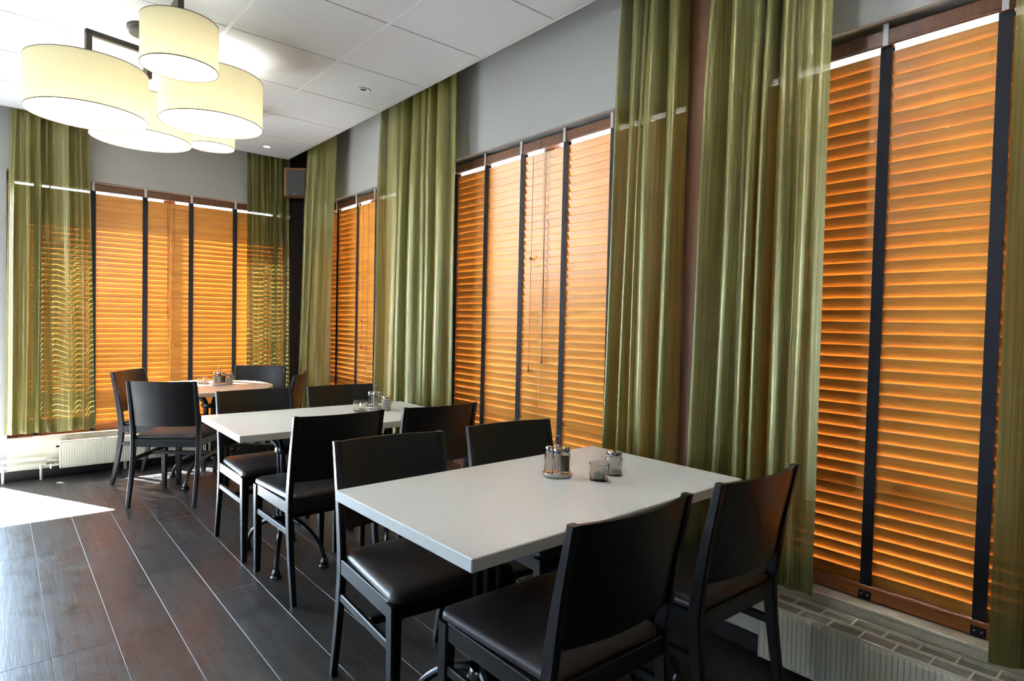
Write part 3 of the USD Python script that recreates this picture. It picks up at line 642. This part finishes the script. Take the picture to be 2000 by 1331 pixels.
def candle(x, y, label, wax, lit, r=.036, h=.062):
    t = thing('candle_glass', label, 'candle', (x, y, TH))
    part('tumbler', cup(r * .90, r, h, .0026, .008), 'glass', t, 35)
    c = part('candle_wax', lathe([(.0005, .0086), (.0185, .0086), (.019, .010), (.019, .026), (.018, .0265), (.0005, .0255)], 28), wax, t, 35)
    part('wick', tube([(0, 0, .0255), (0.0005, 0, .033)], .0008, 6), 'dark_inside', c)
    if lit: part('flame', lathe([(.0004, .033), (.0032, .037), (.0036, .041), (.0022, .047), (.0003, .054)], 12), 'flame', t, True)
    return t
def cruet_set(x, y, rz, where, fills):
    stand(x, y, 'chrome cruet stand with wire handle ' + where, rz)
    for k, (lab, c) in enumerate(fills):
        a = rz + PI / 4 + k * PI / 2
        cruet(x + .030 * math.cos(a), y + .030 * math.sin(a), lab, c)
cruet_set(1.560, 1.572, 0.0, 'on the near white table', [
    ('oil bottle of the near table stand, farthest from the camera', None), ('clear bottle at the left of the near table stand', None),
    ('clear bottle at the front of the near table stand', None), ('pepper bottle of the near table stand, filled brown', 'pepper')])
candle(1.640, 1.440, 'clear glass tumbler with a spent grey tealight on the near table', 'grey_wax', False)
shaker(1.745, 1.462, 'glass shaker with chrome lid on the near table, beside the tumbler', 'salt', .3)
candle(1.672, 3.372, 'lit candle in a clear glass on the middle table', 'wax', True, .044, .064)
cruet_set(1.800, 3.430, D(15), 'on the middle table', [
    ('back bottle of the middle table stand', 'pepper'), ('left bottle of the middle table stand', None),
    ('salt bottle at the front of the middle table stand', 'salt'), ('right bottle of the middle table stand', None)])
shaker(1.822, 3.330, 'glass shaker full of white sugar on the middle table', 'salt', 1.0)
candle(1.290, 5.400, 'lit candle in a glass on the round table', 'wax', True, .044, .064)
cruet_set(1.372, 5.260, D(25), 'on the round table', [
    ('back bottle of the round table stand', 'pepper'), ('salt bottle at the left of the round table stand', 'salt'),
    ('front bottle of the round table stand', 'salt'), ('right bottle of the round table stand', 'pepper')])
shaker(1.455, 5.290, 'glass sugar shaker on the round table, right of the cruet stand', 'salt', .8)

# ---------------------------------------------------------------- the ceiling lamp
HX, HY = 0.62, 3.76
lamp = thing('ceiling_lamp', 'large ceiling lamp with five cream drum shades on a dark bronze frame', 'lamp', (HX, HY, 2.22))
LO = (HX, HY, 2.22)
LP = lambda name, m, mm, par=lamp, sm=False, **k: part(name, m, mm, par, sm, origin=LO, **k)
LP('canopy', lathe([(.001, 2.8), (.085, 2.8), (.085, 2.786), (.075, 2.784), (.075, 2.764), (.065, 2.760), (.001, 2.760)], 32, (HX - .02, HY - .02, 0)), 'bronze', lamp, 35)
SH = [  # centre, radius, bottom, height, height of the arm
    (0.349, 3.700, 0.2574, 2.275, 0.235, 2.700), (0.628, 3.080, 0.1562, 2.400, 0.200, 2.725), (0.9515, 3.847, 0.2706, 2.400, 0.265, 2.725),
    (0.718, 4.584, 0.2845, 2.420, 0.240, 2.725), (1.174, 4.747, 0.1500, 2.500, 0.180, 2.750)]
S = 0.0125
LP('stem', box((HX - S, HY - S, 2.55), (HX + S, HY + S, 2.764), .002), 'bronze')
for cx, cy, r, zb, h, za in SH:
    d = np.array([cx - HX, cy - HY]); L = np.linalg.norm(d); d /= L; nrm = np.array([-d[1], d[0]])
    A = [np.array([HX, HY]) - nrm * S, np.array([HX, HY]) + nrm * S, np.array([cx, cy]) + d * S + nrm * S, np.array([cx, cy]) + d * S - nrm * S]
    arm = trimesh.convex.convex_hull(np.array([[*p, z] for p in A for z in (za - 2 * S, za)]))
    C = [np.array([cx, cy]) + a * d * S + b * nrm * S for a in (-1, 1) for b in (-1, 1)]
    LP('arm', arm, 'bronze'); LP('drop_bar', trimesh.convex.convex_hull(np.array([[*p, z] for p in C for z in (zb + h - .03, za)])), 'bronze')
    n = 64
    sh = LP('shade', lathe([(r, zb + .004), (r, zb + h), (r - .0016, zb + h), (r - .0016, zb + .004), (r, zb + .004)], n, (cx, cy, 0)), 'shade', lamp, 35)
    LP('rim', cat([lathe([(r - .002, zb), (r + .001, zb), (r + .001, zb + .004), (r - .002, zb + .004), (r - .002, zb)], n, (cx, cy, 0)),
                   lathe([(r - .002, zb + h), (r + .001, zb + h), (r + .001, zb + h + .003), (r - .002, zb + h + .003), (r - .002, zb + h)], n, (cx, cy, 0))]), 'shade_rim', sh, 35)
    LP('diffuser', lathe([(.001, zb + .006), (r - .003, zb + .006), (r - .003, zb + .009), (.001, zb + .009)], n, (cx, cy, 0)), 'diffuser', sh, 35)
    LP('spider', cat([tube([(cx - (r - .002) * math.cos(a), cy - (r - .002) * math.sin(a), zb + h - .02), (cx + (r - .002) * math.cos(a), cy + (r - .002) * math.sin(a), zb + h - .02)], .003, 6) for a in (0.3, 0.3 + PI / 2)]), 'bronze', sh)
    b = UsdLux.SphereLight.Define(stage, numbered(lamp.GetPath().pathString + '/bulb'))
    b.CreateRadiusAttr(0.03); b.CreateIntensityAttr(LAMP * (0.6 if r < .2 else 1.0)); b.CreateColorAttr(Gf.Vec3f(1.0, 0.97, 0.87))
    b.AddTranslateOp().Set(Gf.Vec3d(cx - LO[0], cy - LO[1], zb + h * .5 - LO[2]))

# ---------------------------------------------------------------- spotlights, speaker
def spot(x, y, lit, label, beam=0.0):
    t = thing('spotlight', label, 'spotlight', (x, y, ZC))
    part('ring', lathe([(.0215, -.0006), (.030, -.001), (.040, -.001), (.042, -.0035), (.038, -.006), (.031, -.004), (.0215, -.0014), (.0215, -.0006)], 32), 'bracket', t, 35)
    if lit: part('lamp', lathe([(.0005, -.0045), (.026, -.0045), (.028, -.002), (.0005, -.002)], 24), 'spot_on', t, 35)
    else: part('lamp', lathe([(.0005, -.0012), (.014, -.0022), (.021, -.0012), (.021, -.0004), (.0005, -.0004)], 24), 'grille', t, 35)
    if beam:
        d = UsdLux.DiskLight.Define(stage, t.GetPath().pathString + '/beam')
        d.CreateRadiusAttr(0.028); d.CreateIntensityAttr(beam); d.CreateColorAttr(Gf.Vec3f(1.0, 0.98, 0.94))
        d.AddTranslateOp().Set(Gf.Vec3d(0, 0, -0.0065))
        sh = UsdLux.ShapingAPI.Apply(d.GetPrim()); sh.CreateShapingConeAngleAttr(34.0); sh.CreateShapingConeSoftnessAttr(0.6)
spot(1.224, 1.317, True, 'recessed spotlight above the near table, out of the picture', BEAM)
spot(1.820, 0.100, True, 'recessed spotlight above the near radiator, out of the picture', BEAM * 0.5)
spot(1.815, 5.534, True, 'small lit recessed spotlight in the ceiling near the corner')
spot(1.832, 3.720, False, 'small unlit recessed spotlight in the ceiling above the middle table')
sp = thing('wall_speaker', 'small wooden speaker with grey grille, high in the far corner', 'speaker', (2.205, 5.845, 2.455), D(-38))
# local: front faces -y
part('cabinet', trimesh.convex.convex_hull(np.array([(sx * w, y, z) for sx in (-1, 1) for w, y in ((.103, -.07), (.070, .055)) for z in (0.0, .265)])), 'speaker_wood', sp)
part('grille', box((-.074, -.080, .004), (.101, -.071, .238), .004), 'grille', sp)
part('maker_plate', box((-.012, -.0825, .018), (.012, -.0805, .022)), 'steel', sp)
part('wall_arm', box((-.015, .055, .10), (.015, .105, .16)), 'iron', sp)
